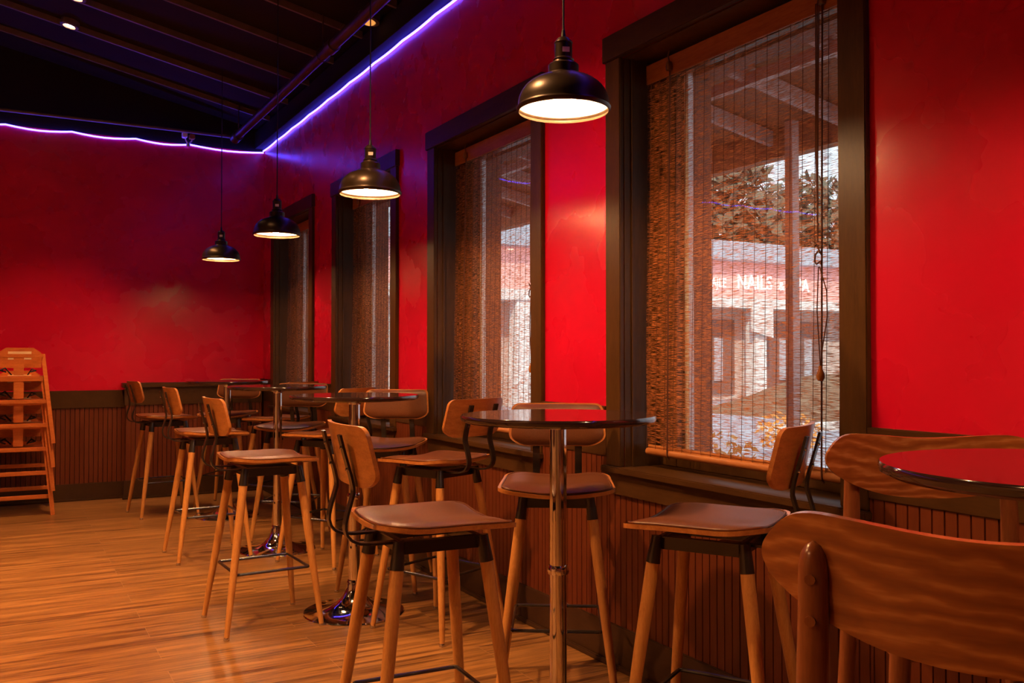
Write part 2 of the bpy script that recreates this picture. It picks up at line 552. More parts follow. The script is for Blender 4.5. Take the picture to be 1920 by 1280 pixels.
# far wall wainscot and the boxed-out ledge in the corner
BX = 0.935; BY = 8.68
struct(beadboard('bead', 'x', XL, BX+.025, FY, 0.145, 0.82).build(trim_name(), M['bead'], smooth=False))
struct(MB().box((XL, FY-.024, 0.808), (BX+.025, FY, 0.962), 0.003).build(trim_name(), M['trim_h'], smooth=False))
m = MB().box((XL, FY-.026, 0), (BX+.025, FY, 0.150), 0.003); m.box((XL, FY-.040, 0), (BX+.025, FY-.026, 0.02), 0.004)
struct(m.build('baseboard_far', M['base'], smooth=False))
m = MB().box((BX+.02, BY+.018, 0), (WX-.045, FY-.001, 0.99)); struct(m.build(trim_name(), M['bead'], smooth=False))
m = beadboard('bead', 'x', BX+.06, WX-.045, BY+.018, 0.165, 0.83); struct(m.build(trim_name(), M['bead'], smooth=False))
m = MB().box((BX+.018, BY-.004, 0.165), (BX+.06, BY+.02, 0.83)); struct(m.build(trim_name(), M['bead'], smooth=False))
m = MB().box((BX+.005, BY-.008, 0.828), (WX-.045, BY+.018, 0.985), 0.002); m.box((BX-.012, BY-.03, 0.985), (WX-.03, FY-.025, 1.027), 0.004)
struct(m.build(trim_name(), M['trim_h'], smooth=False))
m = MB().box((BX, BY-.010, 0), (WX-.045, BY+.018, 0.165), 0.002); m.box((BX-.010, BY-.024, 0), (WX-.045, BY-.010, 0.02), 0.004)
struct(m.build(trim_name(), M['base'], smooth=False))

# ------------------------------------------------------------------ windows with matchstick blinds
XB = 2.315     # plane of the blinds
XG = 2.385     # plane of the glass
def window(i, a, b):
    w = bpy.data.objects.new('window_%d' % i, None); COL.objects.link(w)
    w.location = (WX, (a+b)/2, Z_SILL); struct(w)
    oy = (a+b)/2
    def L(m, name, mat, sm=False):
        for v in m.bm.verts: v.co -= Vector((WX, oy, Z_SILL))
        return struct(m.build(name, mat, w, smooth=sm))
    ia, ib = a+CW, b-CW
    L(MB().box((WX-.022, a, Z_SILL), (WX, ia, Z_HEAD), .003), 'side_casing', M['trim'])
    L(MB().box((WX-.022, ib, Z_SILL), (WX, b, Z_HEAD), .003), 'side_casing', M['trim'])
    L(MB().box((WX-.030, a-.012, Z_HEAD), (WX, b+.012, Z_TOP), .003), 'head_casing', M['trim_h'])
    j = MB()
    j.box((WX, ia-.002, Z_SILL), (WX+WT, ia+.004, Z_HEAD)); j.box((WX, ib-.004, Z_SILL), (WX+WT, ib+.002, Z_HEAD))
    j.box((WX, ia, Z_HEAD-.005), (WX+WT, ib, Z_HEAD+.002))
    j.box((2.222, ib-.012, Z_SILL), (2.235, ib-.004, Z_HEAD-.005)); j.box((2.222, ia+.004, Z_SILL), (2.235, ia+.012, Z_HEAD-.005))
    L(j, 'jamb', M['trim'])
    L(MB().box((WX-.045, a-.01, Z_SILL-.026), (WX+WT, b+.01, Z_SILL), .004), 'sill', M['trim_h'])
    L(MB().hexa([(WX-.026, a+.04, .700), (WX, a+.04, .700), (WX, b-.04, .700), (WX-.026, b-.04, .700),
                 (WX-.026, a+.0, .784), (WX, a+.0, .784), (WX, b-.0, .784), (WX-.026, b-.0, .784)]), 'apron', M['trim_h'])
    f = MB(); g0, g1 = XG-.022, XG+.022
    f.box((g0, ia+.004, Z_SILL), (g1, ia+.075, Z_HEAD-.005), .004); f.box((g0, ib-.115, Z_SILL), (g1, ib-.004, Z_HEAD-.005), .004)
    f.box((g0, ia+.075, Z_SILL), (g1, ib-.115, Z_SILL+.07), .004); f.box((g0, ia+.075, Z_HEAD-.075), (g1, ib-.115, Z_HEAD-.005), .004)
    L(f, 'sash', M['trim'])
    f = MB(); f.box((XG+.023, ib-.140, Z_SILL+.05), (XG+.048, ib-.114, Z_HEAD-.06)); 
    L(f, 'gap_light_strip', M['extwhite'])  # white strip added to stand in for the line of daylight at the sash gap
    L(MB().box((XG-.003, ia+.07, Z_SILL+.06), (XG+.003, ib-.11, Z_HEAD-.07)), 'glass_pane', M['glass'])
    # exterior reveal
    f = MB(); X2 = WX+WT+.15
    f.box((XG+.05, ib-.128, Z_SILL-.1), (X2, ib+.1, Z_HEAD+.1)); f.box((XG+.05, ia-.1, Z_SILL-.1), (X2, ia+.07, Z_HEAD+.1))
    f.box((XG+.05, ia-.1, Z_HEAD-.08), (X2, ib+.1, Z_HEAD+.1)); f.box((XG+.05, ia-.1, Z_SILL-.1), (X2, ib+.1, Z_SILL-.02))
    L(f, 'exterior_reveal', M['reveal'])
    return w

BL_LABEL = ['brown matchstick bamboo blind in the largest, nearest window, street sign showing through',
            'brown matchstick bamboo blind in the second window, behind the table nearest the camera',
            'orange-brown bamboo blind in the third window, partly hidden by the second hanging lamp',
            'narrow sliver of bamboo blind in the farthest window beside the room corner']
def blind(i, a, b):
    ya, yb = a+CW+.008, b-CW-.008
    t = thing('bamboo_blind', BL_LABEL[i], 'blind', (XB, (a+b)/2, Z_SILL), 0, 'bamboo blinds in the four windows')
    oy = (a+b)/2
    def L(m, name, mat, sm=True):
        for v in m.bm.verts: v.co -= Vector((XB, oy, Z_SILL))
        return m.build(name, mat, t, smooth=sm)
    zt = 2.425; zb = 0.885
    L(MB().box((XB-.012, ya, zt-.012), (XB+.012, yb, zt+.022), .002), 'head_rail', M['bamboo'], False)
    # sheet with a slight belly and narrowing toward the bottom
    s = MB(); rows = 24; cols = 12; G = []
    for r in range(rows+1):
        q = r/rows; z = zt + (zb-zt)*q
        sh = 0.028*max(0, (q-.55)/.45)**2
        G.append([s.bm.verts.new((XB - .006 - .030*math.sin(q*PI*0.5)**3 + .004*math.sin(c*1.9+q*5), ya - .004 + (yb-ya+.004-sh)*c/cols, z)) for c in range(cols+1)])
    for r in range(rows):
        for c in range(cols):
            s.bm.faces.new((G[r][c], G[r][c+1], G[r+1][c+1], G[r+1][c]))
    L(s, 'slat_sheet', M['blind'])
    L(MB().box((XB-.018, ya, zt-.055), (XB-.010, yb, zt+.024), .002), 'valance', M['bamboo'], False)
    L(MB().tube([(XB-.036, ya+.03, zb-.012), (XB-.036, yb-.03, zb-.012)], .015, 12).tube([(XB-.030, ya+.03, zb+.008), (XB-.030, yb-.03, zb+.008)], .007, 8), 'bottom_roll', M['bamboo'])
    st = MB(); n = 20
    for k in range(n):
        y = ya+.03+(yb-ya-.06)*k/(n-1)
        st.tube([(XB-.014, y, zt-.03), (XB-.022, y, (zt+zb)/2+.2), (XB-.042, y, zb)], .0013, 4)
    L(st, 'weave_strings', M['string'])
    for yy in (yb-.16, ya+.155):
        L(MB().tube([(XB-.024, yy, zt-.02), (XB-.034, yy-.004, (zt+zb)/2+.3), (XB-.052, yy-.01, zb-.02), (XB-.040, yy-.01, zb-.032)], .0032, 6), 'lift_cord', M['string'])
        h = MB().lathe([(0, -.02), (.012, -.018), (.014, 0), (.010, .014), (0, .016)], 10, (XB-.028, yy, zt-.02))
        h.tube([(XB-.028, yy, zt-.005), (XB-.030, yy+.004, zt+.02), (XB-.026, yy, zt+.045)], .003, 6)
        L(h, 'pulley_hook', M['brass'])
    yc = ya+.15
    p = MB()
    for d in (0, .007, -.007):
        p.tube([(XB-.030, yc+.02+d, zt-.03), (XB-.045, yc+.012+d*.5, 1.9), (XB-.050, yc+.006, 1.62)], .0022, 5)
    p.tube([(XB-.050, yc+.006+.014*math.sin(k*.9), 1.62-.012*math.cos(k*1.3)-.006*k) for k in range(14)], .003, 5)
    p.tube([(XB-.050, yc, 1.54), (XB-.052, yc-.03, 1.46), (XB-.05, yc-.03, 1.38), (XB-.048, yc-.008, 1.28), (XB-.048, yc, 1.215)], .002, 5)
    p.tube([(XB-.050, yc+.004, 1.54), (XB-.052, yc+.009, 1.40), (XB-.048, yc, 1.215)], .002, 5)
    L(p, 'pull_cord', M['string'])
    L(MB().lathe([(0, .03), (.006, .03), (.007, .018), (.013, .004), (.014, -.006), (.009, -.018), (0, -.02)], 14, (XB-.048, yc, 1.195)), 'wooden_toggle', M['toggle'])
for i, (a, b) in enumerate(WIN):
    window(i+1, a, b); blind(i, a, b)

# ------------------------------------------------------------------ LED strips, conduit, pipe, small fixture
def led(path, label, n=3):
    m = MB(); m.tube(path, .0075, 8)
    return tag(m.build('led_light_strip', M['led']), label, 'strip light')
pts = []
clipx = [2.18, 1.50, 1.03, 0.51, 0.0, -0.52, -1.04, -1.56, -2.1, -2.6, -3.1, -3.6, -4.1, -4.6, -5.1]
for a, b in zip(clipx, clipx[1:]):
    for k in range(6):
        t = k/6; pts.append((a+(b-a)*t, FY-.014, 3.232 - .022*math.sin(PI*t)))
led(pts, 'glowing blue LED strip running along the top of the far red wall')
pts = []
y = FY-.02
while y > YB+.3:
    for k in range(5):
        t = k/5; pts.append((WX-.013, y-.5*t, 3.246 - .006*math.sin(PI*t)))
    y -= .5
led(pts, 'glowing blue LED strip running along the top of the red window wall')

m = MB(); m.tube([(XL+.05, 8.72, 3.335), (1.30, 8.72, 3.335), (1.86, 8.72, 3.33)], .014, 8)
c = tag(m.build('electrical_conduit', M['rafter']), 'thin dark conduit running level along the top of the far wall, tinted blue', 'conduit')
PX, PZ = 1.82, 3.243
t = thing('sprinkler_pipe', 'thick dark pipe hanging under the ceiling, running towards the room corner', 'pipe', (PX, 5.0, PZ))
def LP(m, name, mat, sm=True):
    for v in m.bm.verts: v.co -= Vector((PX, 5.0, PZ))
    return m.build(name, mat, t, smooth=sm)
LP(MB().tube([(PX, YB+.1, PZ), (PX, 8.30, PZ)], .035, 18), 'pipe_run', M['pipe'])
LP(MB().tube([(PX, 8.27, PZ), (PX, 8.36, PZ), (PX, 8.39, PZ-.005)], .045, 18), 'end_cap', M['pipe'])
for yc in (5.60, 2.4):
    LP(MB().tube([(PX, yc-.055, PZ), (PX, yc-.05, PZ), (PX, yc+.05, PZ), (PX, yc+.055, PZ)], [.036, .044, .044, .036], 18), 'coupling', M['pipe'])
for yh in (8.262, 5.81, 3.37, .92):
    hm = MB().tube([(PX+.044*math.sin(2*PI*k/16), yh-.02, PZ+.044*math.cos(2*PI*k/16)) for k in range(16)], .004, 6, closed=True)
    hm.tube([(PX, yh-.02, PZ+.044), (PX, yh-.02, ceil_z(PX)+.05)], .005, 6)
    LP(hm, 'pipe_hanger', M['pipe'])
t = thing('emergency_light', 'small white two-headed fixture on the far wall above the blue strip', 'light fixture', (1.47, 8.775, 3.25))
MB().box((-.045, -.03, .035), (.0, .03, .085), .006).build('lamp_head', M['white_plastic'], t)
MB().box((.018, -.03, .03), (.068, .03, .072), .006).build('lamp_head', M['bamboo'], t)['label'] = 'tan lamp head'
MB().tube([(-.02, 0, .038), (-.012, -.01, .012), (.006, -.012, -.022)], .006, 8).tube([(.045, 0, .034), (.04, -.01, .012), (.012, -.012, -.022)], .006, 8).lathe([(0, -.018), (.016, -.012), (.018, 0), (.012, .012), (0, .016)], 12, (.008, -.012, -.03)).build('mounting_arm', M['white_plastic'], t)

# ------------------------------------------------------------------ ceiling spotlights
def spot(x, y, label, lamp=True, mat='spot', r=.045, cone=115, grp='spotlights in the dark ceiling'):
    t = thing('ceiling_spotlight', label, 'spotlight', (x, y, ceil_z(x)), 0, grp)
    t.rotation_euler = (0, math.atan(SLOPE), 0)
    MB().lathe([(r, .044), (r+.02, .044), (r+.022, .0), (r, -.004), (r-.004, .01), (r-.004, .044)], 24).build('housing', M['rafter'], t)
    if mat == 'amber':
        MB().lathe([(0, -.022), (r*.5, -.018), (r*.85, -.008), (r-.002, .004), (0, .006)], 24).build('lens', M[mat], t)
    else:
        MB().lathe([(0, .012), (r-.006, .012), (r-.006, .018), (0, .018)], 24).build('lens', M[mat], t)
    if not lamp: return t
    if lamp:
        ld = bpy.data.lights.new('spotlight_beam', 'SPOT'); ld.energy = SPOT_W*lamp; ld.color = WARM
        ld.spot_size = math.radians(cone); ld.spot_blend = .6; ld.shadow_soft_size = .04
        lo = bpy.data.objects.new('spotlight_beam', ld); COL.objects.link(lo); lo.parent = t
        lo.location = (0, 0, -.02); lo.rotation_euler = (0, -math.atan(SLOPE), 0)
spot(.415, 7.60, 'bright amber ceiling spotlight, lower of the two at upper left', 1.0, cone=76)
spot(.42, 6.98, 'bright amber ceiling spotlight cut by the top edge of the picture at upper left', 1.0, cone=76)
amber_spot = spot(2.02, 5.485, 'dim oval amber ceiling light behind the second pendant cord', 0, 'amber', .052)
amber_spot.location.z = 3.405
for x, y, e, cn in ((.42, 4.9, 1.1, 80), (.42, 3.2, 1.9, 115), (-1.6, 5.8, 1.2, 70), (-1.6, 3.4, 2.4, 115), (-3.6, 4.0, 1.6, 110), (-3.6, 1.0, 2.4, 120)):
    spot(x, y, 'recessed amber ceiling spotlight out of the picture above the open floor', e, cone=cn)

# ------------------------------------------------------------------ pendant lamps
def make_pendant(label):
    t = thing('pendant_lamp', label, 'pendant lamp', (0, 0, 0), 0, 'pendant lamps over the tables')
    prof = [(.146, -.004), (.150, .0), (.151, .006), (.147, .010), (.146, .014)]
    for k in range(1, 13):
        a = k/12*PI/2*.93
        prof.append((.146*math.cos(a)**.8, .014+.100*math.sin(a)))
    prof = [p for p in prof if p[0] > .052]
    z = prof[-1][1]
    prof += [(.050, z+.002)]
    outer = prof
    inner = [(max(.03, r-.003), zz-.002) for r, zz in reversed(outer)]
    MB().lathe(outer + [(.047, z)] + [(r, zz) for r, zz in inner[1:]] + [outer[0]], 56).build('lamp_shade', M['shade'], t)
    MB().lathe([(r-.0036, zz-.0016) for r, zz in outer[4:]] + [(.03, z-.006), (.0, z-.006)], 56).build('shade_lining', M['shade_in'], t)
    z0 = z
    MB().lathe([(.0, z0-.002), (.056, z0-.002), (.052, z0+.004), (.0485, z0+.008), (.0485, z0+.034), (.045, z0+.038), (.034, z0+.042), (.031, z0+.048), (.034, z0+.052), (.030, z0+.056), (.028, z0+.058), (.028, z0+.104), (.030, z0+.106), (.028, z0+.110), (.018, z0+.122), (.0, z0+.124)], 36).build('lamp_socket', M['shade'], t)
    MB().lathe([(.0085, z0+.118), (.0075, z0+.130), (.0055, z0+.148), (.0035, z0+.150), (0, z0+.150)], 14).build('strain_relief', M['cord'], t)
    MB().box((-.009, -.0290, z0+.070), (.014, -.0280, z0+.086)).build('socket_sticker', M['sticker'], t).rotation_euler = (0, 0, -YAW+.15)
    MB().lathe([(0, -.040), (.026, -.032), (.038, -.012), (.038, .005), (.028, .026), (.015, .040), (.0, .042)], 24, (0, 0, .045)).build('light_bulb', M['bulb'], t)
    return t
def pendant(x, y, z, label):
    t = make_pendant(label); t.location = (x, y, z)
    top = ceil_z(x)+.045 - z
    MB().tube([(0, 0, .24), (0, 0, top)], .0034, 8).build('cord', M['cord'], t)
pendant(1.552, 2.43, 2.040, 'black dome pendant lamp nearest the camera, the largest of the row')
pendant(1.532, 4.125, 2.040, 'black dome pendant lamp second from the camera, over the second table')
pendant(1.525, 5.80, 2.038, 'black dome pendant lamp third from the camera, with far red wall behind')
pendant(1.520, 7.48, 2.040, 'smallest black dome pendant lamp, farthest along the row')
pendant(1.56, .72, 2.04, 'black dome pendant lamp over the table by the camera, above the picture')

# ------------------------------------------------------------------ bar tables
def make_table(label, x, y):
    t = thing('bar_table', label, 'table', (x, y, 0), 0, 'round pedestal bar tables')
    MB().lathe([(0, 1.043), (.300, 1.043), (.313, 1.050), (.315, 1.056), (.315, 1.062), (.312, 1.067), (0, 1.067)], 72).build('tabletop', M['top'], t)
    MB().lathe([(0, 1.043), (.058, 1.043), (.056, 1.036), (.032, 1.026), (.030, 1.02), (0, 1.02)], 32).build('top_plate', M['chrome'], t)
    MB().lathe([(.0, .07), (.0275, .07), (.0275, 1.03), (0, 1.03)], 32).build('column', M['chrome'], t)
    MB().lathe([(.027, .555), (.033, .556), (.036, .566), (.033, .578), (.030, .584), (.027, .585)], 32).build('column_collar', M['chrome'], t)
    MB().lathe([(0, .0), (.243, 0), (.246, .004), (.243, .009), (.21, .013), (.17, .020), (.12, .034), (.085, .052), (.060, .078), (.045, .105), (.036, .125), (.036, .135), (.033, .142), (.036, .150), (.033, .158), (.0275, .160)], 72).build('base', M['chrome'], t)
    return t
make_table('round dark glossy bar table in front of the second window, mirroring red wall', 1.565, 2.485)
make_table('round bar table second from the camera, under the second pendant lamp', 1.518, 4.295)
make_table('round bar table third from the camera, between the two right-facing stools', 1.570, 5.93)
make_table('round bar table farthest from the camera near the room corner', 1.555, 7.39)
make_table('round dark bar table at the right picture edge, its top mirroring red', 1.575, .862)

# ------------------------------------------------------------------ plywood bar stools
SEAT_OUT = rounded([(-.212, .208), (-.205, -.19), (.205, -.19), (.212, .208)], [.045, .085, .085, .045])
def shrink(o, d):
    n = len(o); cu = sum(p[0] for p in o)/n; cv = sum(p[1] for p in o)/n
    return [(cu+(u-cu)*(1-d/.21), cv+(v-cv)*(1-d/.21)) for u, v in o]
def seat_base(u, v):
    z = .750 + .024*(u/.21)**2
    if v < -.06: z += .022*((-.06-v)/.13)**2
    if v > .10: z += .004*((v-.10)/.10)**2 - .006*((v-.1)/.1)
    return z
def make_stool(label):
    t = thing('bar_stool', label, 'stool', (0, 0, 0), 0, 'plywood bar stools round the tables')
    MB().slab(SEAT_OUT, lambda u, v, k: seat_base(u, v)+.013, lambda u, v, k: seat_base(u, v), 8).build('seat', M['ply'], t)
    cu_o = shrink(SEAT_OUT, .013)
    def ctop(u, v, k): return seat_base(u, v)+.013+.027*(1-.85*max(0, k)**7)*(1.0 if v < .12 else 1-.35*((v-.12)/.09))
    c = MB().slab(cu_o, ctop, lambda u, v, k: seat_base(u, v)+.0135, 12).build('seat_cushion', M['leather'], t)
    pip = MB().tube([(u, v, seat_base(u, v)+.018) for u, v in cu_o], .0035, 6, closed=True)
    pip.build('piping', M['leather'], c)
    # backrest: trapezoid in (u, h), bent round the sitter
    out = rounded([(-.183, 1.066), (-.195, .930), (-.150, .896), (.150, .896), (.195, .930), (.183, 1.066)], [.030, .035, .10, .10, .035, .030])
    def vb(u, h): return -.240 - (h-.90)*.20 + .034*(u/.19)**2 - .004
    MB().slab(out, lambda u, h, k: vb(u, h)+.012, lambda u, h, k: vb(u, h), 7, lambda u, v, h: (u, h, v)).build('backrest', M['ply'], t)
    MB().slab(shrink(out, .010), lambda u, h, k: vb(u, h)+.012+.022*(1-.9*k**6), lambda u, h, k: vb(u, h)+.0125, 9, lambda u, v, h: (u, h, v)).build('back_cushion', M['leather'], t)
    path = [(-.279, 1.040), (-.266, .990), (-.247, .925), (-.2405, .895), (-.240, .880), (-.245, .862), (-.256, .826), (-.262, .800), (-.263, .784), (-.258, .766), (-.245, .750), (-.222, .740), (-.190, .736), (-.04, .736)]
    path = [(v-.006, z) for v, z in path]
    for sx in (-.085, .085):
        b = MB().strip(path, sx-.0140, sx+.0140, .007).build('back_bracket', M['black'], t)
        sm = MB()
        for hh in (1.005, .945):
            vv = -.279+(1.04-hh)*.27-.012
            sm.lathe([(0, .004), (.005, .003), (.006, 0), (0, 0)], 8, (0, 0, 0))
            for vtx in sm.bm.verts[-0:] if False else []: pass
            sm.tube([(sx, vv-.002, hh), (sx, vv+.006, hh)], .0045, 8)
        # drop the helper rings sitting at the origin
        bmesh.ops.delete(sm.bm, geom=[v for v in sm.bm.verts if v.co.length < .02], context='VERTS')
        sm.build('screw', M['foot'], b)
    # metal frame
    fr = MB(); a, d = .112, .115
    for p, q in (((-a, -d), (a, -d)), ((a, -d), (a, d)), ((a, d), (-a, d)), ((-a, d), (-a, -d))):
        fr.bar((*p, .7225), (*q, .7225), .004, .038)
        fr.bar((*p, .739), (*q, .739), .022, .004)
    fr.build('seat_frame', M['black'], t, smooth=False)
    for sx in (-1, 1):
        for sy in (-1, 1):
            def pt(z):
                k = (.67-z)/.67
                return (sx*(.130+.084*k), sy*(.135+.084*k)-.009*max(0, k), z)
            MB().tube([pt(.742), pt(.72), pt(.666)], [.0165, .0175, .0205], 16).build('leg_socket', M['black'], t)
            lg = MB().tube([pt(.672), pt(.45), pt(.20), pt(.012)], [.0193, .0186, .0155, .0115], 16).build('leg', M['oak'], t)
            MB().tube([pt(.013), pt(.004), pt(0)], [.0122, .0135, .0125], 14).build('foot_cap', M['foot'], lg)
    k = (.67-.271)/.67; hu, hv = .130+.084*k-.017, .135+.084*k-.017
    cor = rounded([(-hu, -hv-.004), (hu, -hv-.004), (hu, hv-.004), (-hu, hv-.004)], [.012]*4, 4)
    MB().tube([(u, v, .271) for u, v in cor], .0065, 8, closed=True).build('footrest', M['black'], t)
    return t
STOOLS = [
 (1.090, 2.458, -.054, 'large foreground bar stool left of the nearest table, back to the left'),
 (1.090, 4.350, .038, 'bar stool left of the second table, standing alone on the open floor'),
 (1.150, 5.990, .043, 'bar stool left of the third table, second from the far end of its row'),
 (1.140, 7.760, .125, 'farthest left bar stool, in front of the boxed wainscot ledge'),
 (1.825, 2.907, 4.143, 'bar stool behind the nearest table, its padded back facing the camera'),
 (1.779, 3.882, 1.962, 'bar stool in front of the second window, seat turned towards the second table'),
 (1.805, 2.020, 2.100, 'bar stool under the nearest window, its dark seat catching daylight'),
 (1.860, 4.740, 4.080, 'bar stool behind the second table, its padded back above that table top'),
 (1.768, 5.504, 2.150, 'bar stool just beyond the second table, red back half hidden by its column'),
 (1.763, 6.282, 4.116, 'bar stool behind the third table, padded back showing above the table top'),
 (1.88, 7.07, 2.150, 'bar stool near the farthest window, between the third and fourth tables'),
 (1.682, 7.903, 4.133, 'farthest bar stool, padded back behind the fourth table'),
]
first = make_stool(STOOLS[0][3])
for i, (x, y, th, lab) in enumerate(STOOLS):
    s = first if i == 0 else copy_tree(first)
    s['label'] = lab
    s.location = (x, y, 0); s.rotation_euler = (0, 0, th-PI/2)

# ------------------------------------------------------------------ curved-back bar chairs at the right table
def make_chair(label):
    t = thing('bar_chair', label, 'chair', (0, 0, 0), 0, 'curved-back wooden bar chairs')
    # backrest outline in (u, h)
    pts = []
    top = [(-.20, 1.070), (-.17, 1.079), (-.12, 1.077), (-.05, 1.071), (0, 1.069), (.05, 1.071), (.12, 1.077), (.17, 1.079), (.20, 1.070)]
    right = [(.222, 1.048), (.232, 1.030), (.229, 1.012), (.214, .994), (.187, .977), (.15, .960), (.10, .945), (.05, .938), (0, .936)]
    ctrl = top + right + [(-u, h) for u, h in reversed(right[:-1])]
    n = len(ctrl)
    for i in range(n):
        p0, p1, p2, p3 = (Vector(ctrl[(i+j-1) % n]) for j in range(4))
        for k in range(4):
            s = k/4
            pts.append(tuple(.5*((2*p1)+(p2-p0)*s+(2*p0-5*p1+4*p2-p3)*s*s+(3*p1-p0-3*p2+p3)*s**3)))
    pts = pts[::-1]
    def vb(u, h): return -.205 - (h-.93)*.10 + 1.15*u*u
    MB().slab(pts, lambda u, h, k: vb(u, h)+.016, lambda u, h, k: vb(u, h), 9, lambda u, v, h: (u, h, v)).build('backrest', M['mahog'], t)
    MB().slab(rounded([(-.205, .21), (-.19, -.19), (.19, -.19), (.205, .21)], [.06, .1, .1, .06]),
              lambda u, v, k: .745+.030*(1-.8*k**6), lambda u, v, k: .742, 8).build('seat', M['leather'], t)
    for sx in (-1, 1):
        MB().tube([(sx*.205, -.235, 0), (sx*.185, -.205, .40), (sx*.170, -.180, .745), (sx*.168, -.183, .90), (sx*.166, -.187, .99), (sx*.166, -.189, 1.022), (sx*.166, -.188, 1.035), (sx*.166, -.186, 1.044), (sx*.166, -.184, 1.048)],
                  [.012, .017, .019, .018, .0165, .0158, .0135, .0085, .002], 18).build('rear_leg', M['chairwood'], t)
        for hh in (.965, 1.01): MB().tube([(sx*.166, -.2055, hh), (sx*.166, -.201, hh)], .006, 10).build('screw_plug', M['chairwood'], t)
        MB().tube([(sx*.190, .145, 0), (sx*.178, .155, .40), (sx*.165, .165, .745)], [.012, .017, .020], 16).build('front_leg', M['chairwood'], t)
    r = MB()
    for p, q in (((-.17, .168), (.17, .168)), ((-.17, -.185), (.17, -.185)), ((-.17, -.185), (-.17, .168)), ((.17, -.185), (.17, .168))):
        r.bar((*p, .715), (*q, .715), .018, .055)
    r.build('seat_rail', M['chairwood'], t, smooth=False)
    r = MB()
    for p, q in (((-.181, .165), (.181, .165)), ((-.19, -.21), (.19, -.21)), ((-.187, -.212), (-.182, .165)), ((.187, -.212), (.182, .165))):
        r.tube([(*p, .30), (*q, .30)], .009, 10)
    r.build('footrest', M['chairwood'], t)
    return t
# forward directions given as angles; back centre placed from the photo
def place_chair(c, th, bx, by):
    fx, fy = math.cos(th), math.sin(th)
    c.location = (bx+fx*.20, by+fy*.20, 0); c.rotation_euler = (0, 0, th-PI/2)
ch = make_chair('wooden curved-back bar chair filling the lower right corner, seen from behind')
place_chair(ch, math.radians(30), .850, .56)
c2 = copy_tree(ch); c2['label'] = 'dark red-brown curved-back bar chair beyond the right table, by the wall'
place_chair(c2, math.radians(234), 1.813, 1.325)

# ------------------------------------------------------------------ stack of wooden high chairs
def make_high(label):
    t = thing('high_chair', label, 'high chair', (0, 0, 0), 0, 'stacked wooden high chairs')
    for sx in (-1, 1):
        # front post leans outward and forward, rear post leans back
        MB().bar((sx*.250, -.245, 0), (sx*.170, -.150, .712), .030, .022, up=(0, 1, 0)).build('front_leg', M['high'], t, smooth=False)
        MB().bar((sx*.250, .245, 0), (sx*.170, .120, .712), .030, .022, up=(0, 1, 0)).build('rear_leg', M['high'], t, smooth=False)
        MB().bar((sx*.172, -.160, .690), (sx*.172, .130, .690), .022, .030).build('arm_rail', M['high'], t, smooth=False)
    MB().box((-.172, -.175, .683), (.172, -.153, .713), .004).build('front_rail', M['high'], t, smooth=False)
    MB().box((-.205, -.210, .318), (.205, -.185, .350), .004).build('foot_rail', M['high'], t, smooth=False)
    MB().box((-.228, -.205, .128), (.228, -.183, .160), .004).build('stretcher', M['high'], t, smooth=False)
    MB().box((-.225, .180, .150), (.225, .198, .182), .004).build('stretcher', M['high'], t, smooth=False)
    MB().box((-.036, -.172, .545), (.036, -.158, .690), .003).build('crotch_post', M['high'], t, smooth=False)
    MB().box((-.185, -.172, .520), (.185, .120, .536), .004).build('seat', M['high'], t, smooth=False)
    out = rounded([(-.160, .600), (.160, .600), (.160, .722), (.100, .765), (-.100, .765), (-.160, .722)], [.008, .008, .03, .03, .03, .03], 4)
    bk = MB().slab(out, lambda u, h, k: .112, lambda u, h, k: .128, 2, lambda u, v, h: (u, h, v)).build('backrest', M['high'], t, smooth=False)
    MB().box((-.085, .1100, .668), (.085, .1115, .735)).build('warning_label', M['label'], bk, smooth=False)
    st = MB()
    st.tube([(-.06, .10, .545), (-.10, -.02, .60), (-.13, -.10, .585), (-.09, -.14, .57)], .006, 6)
    st.tube([(.06, .10, .545), (.09, -.03, .59), (.12, -.10, .58), (.08, -.12, .57)], .006, 6)
    st.build('harness_strap', M['strap'], t)
    return t
h0 = None
HL = ['bottom wooden high chair of the stack at the left edge, standing on the floor',
      'second wooden high chair from the floor in the left stack',
      'third wooden high chair from the floor in the left stack',
      'topmost wooden high chair of the left stack, yellow label on its back']
for i in range(4):
    h = make_high(HL[0]) if i == 0 else copy_tree(h0)
    if i == 0: h0 = h
    h['label'] = HL[i]
    h.location = (.115, 8.36, .189*i)
    h.rotation_euler = (0, 0, math.radians(-2))

# ------------------------------------------------------------------ outside, seen through the blinds
o = MB().box((WX+WT+.0, -12, -.25), (60, 60, -.12)).build('parking_lot', M['asphalt'], smooth=False)
struct(o); o['label'] = 'grey parking lot'
t = thing('porch_roof', 'porch roof over the walkway outside the nearest windows', 'roof', (2.7, 4, 3.2))
def LR(m, name, mat):
    for v in m.bm.verts: v.co -= Vector((2.7, 4, 3.2))
    return m.build(name, mat, t, smooth=False)
XE = 4.75
def pz(x): return 3.14 - (x-2.4)*.19
LR(MB().hexa([(2.40, -2, pz(2.4)+.12), (XE, -2, pz(XE)+.12), (XE, 9.6, pz(XE)+.12), (2.40, 9.6, pz(2.4)+.12),
              (2.40, -2, pz(2.4)+.2), (XE, -2, pz(XE)+.2), (XE, 9.6, pz(XE)+.2), (2.40, 9.6, pz(2.4)+.2)]), 'deck', M['porch'])
for k in range(18):
    y = -1.6+.62*k
    LR(MB().bar((2.42, y, pz(2.42)+.06), (XE-.02, y, pz(XE-.02)+.06), .04, .10), 'porch_rafter', M['porch_w'])
for x in (3.0, 3.8):
    LR(MB().box((x, -2, pz(x)-.02), (x+.05, 9.6, pz(x)+.05)), 'purlin', M['porch_w'])
LR(MB().box((XE-.10, -2, pz(XE)-.06), (XE, 9.6, pz(XE)+.14)), 'eave_beam', M['porch'])
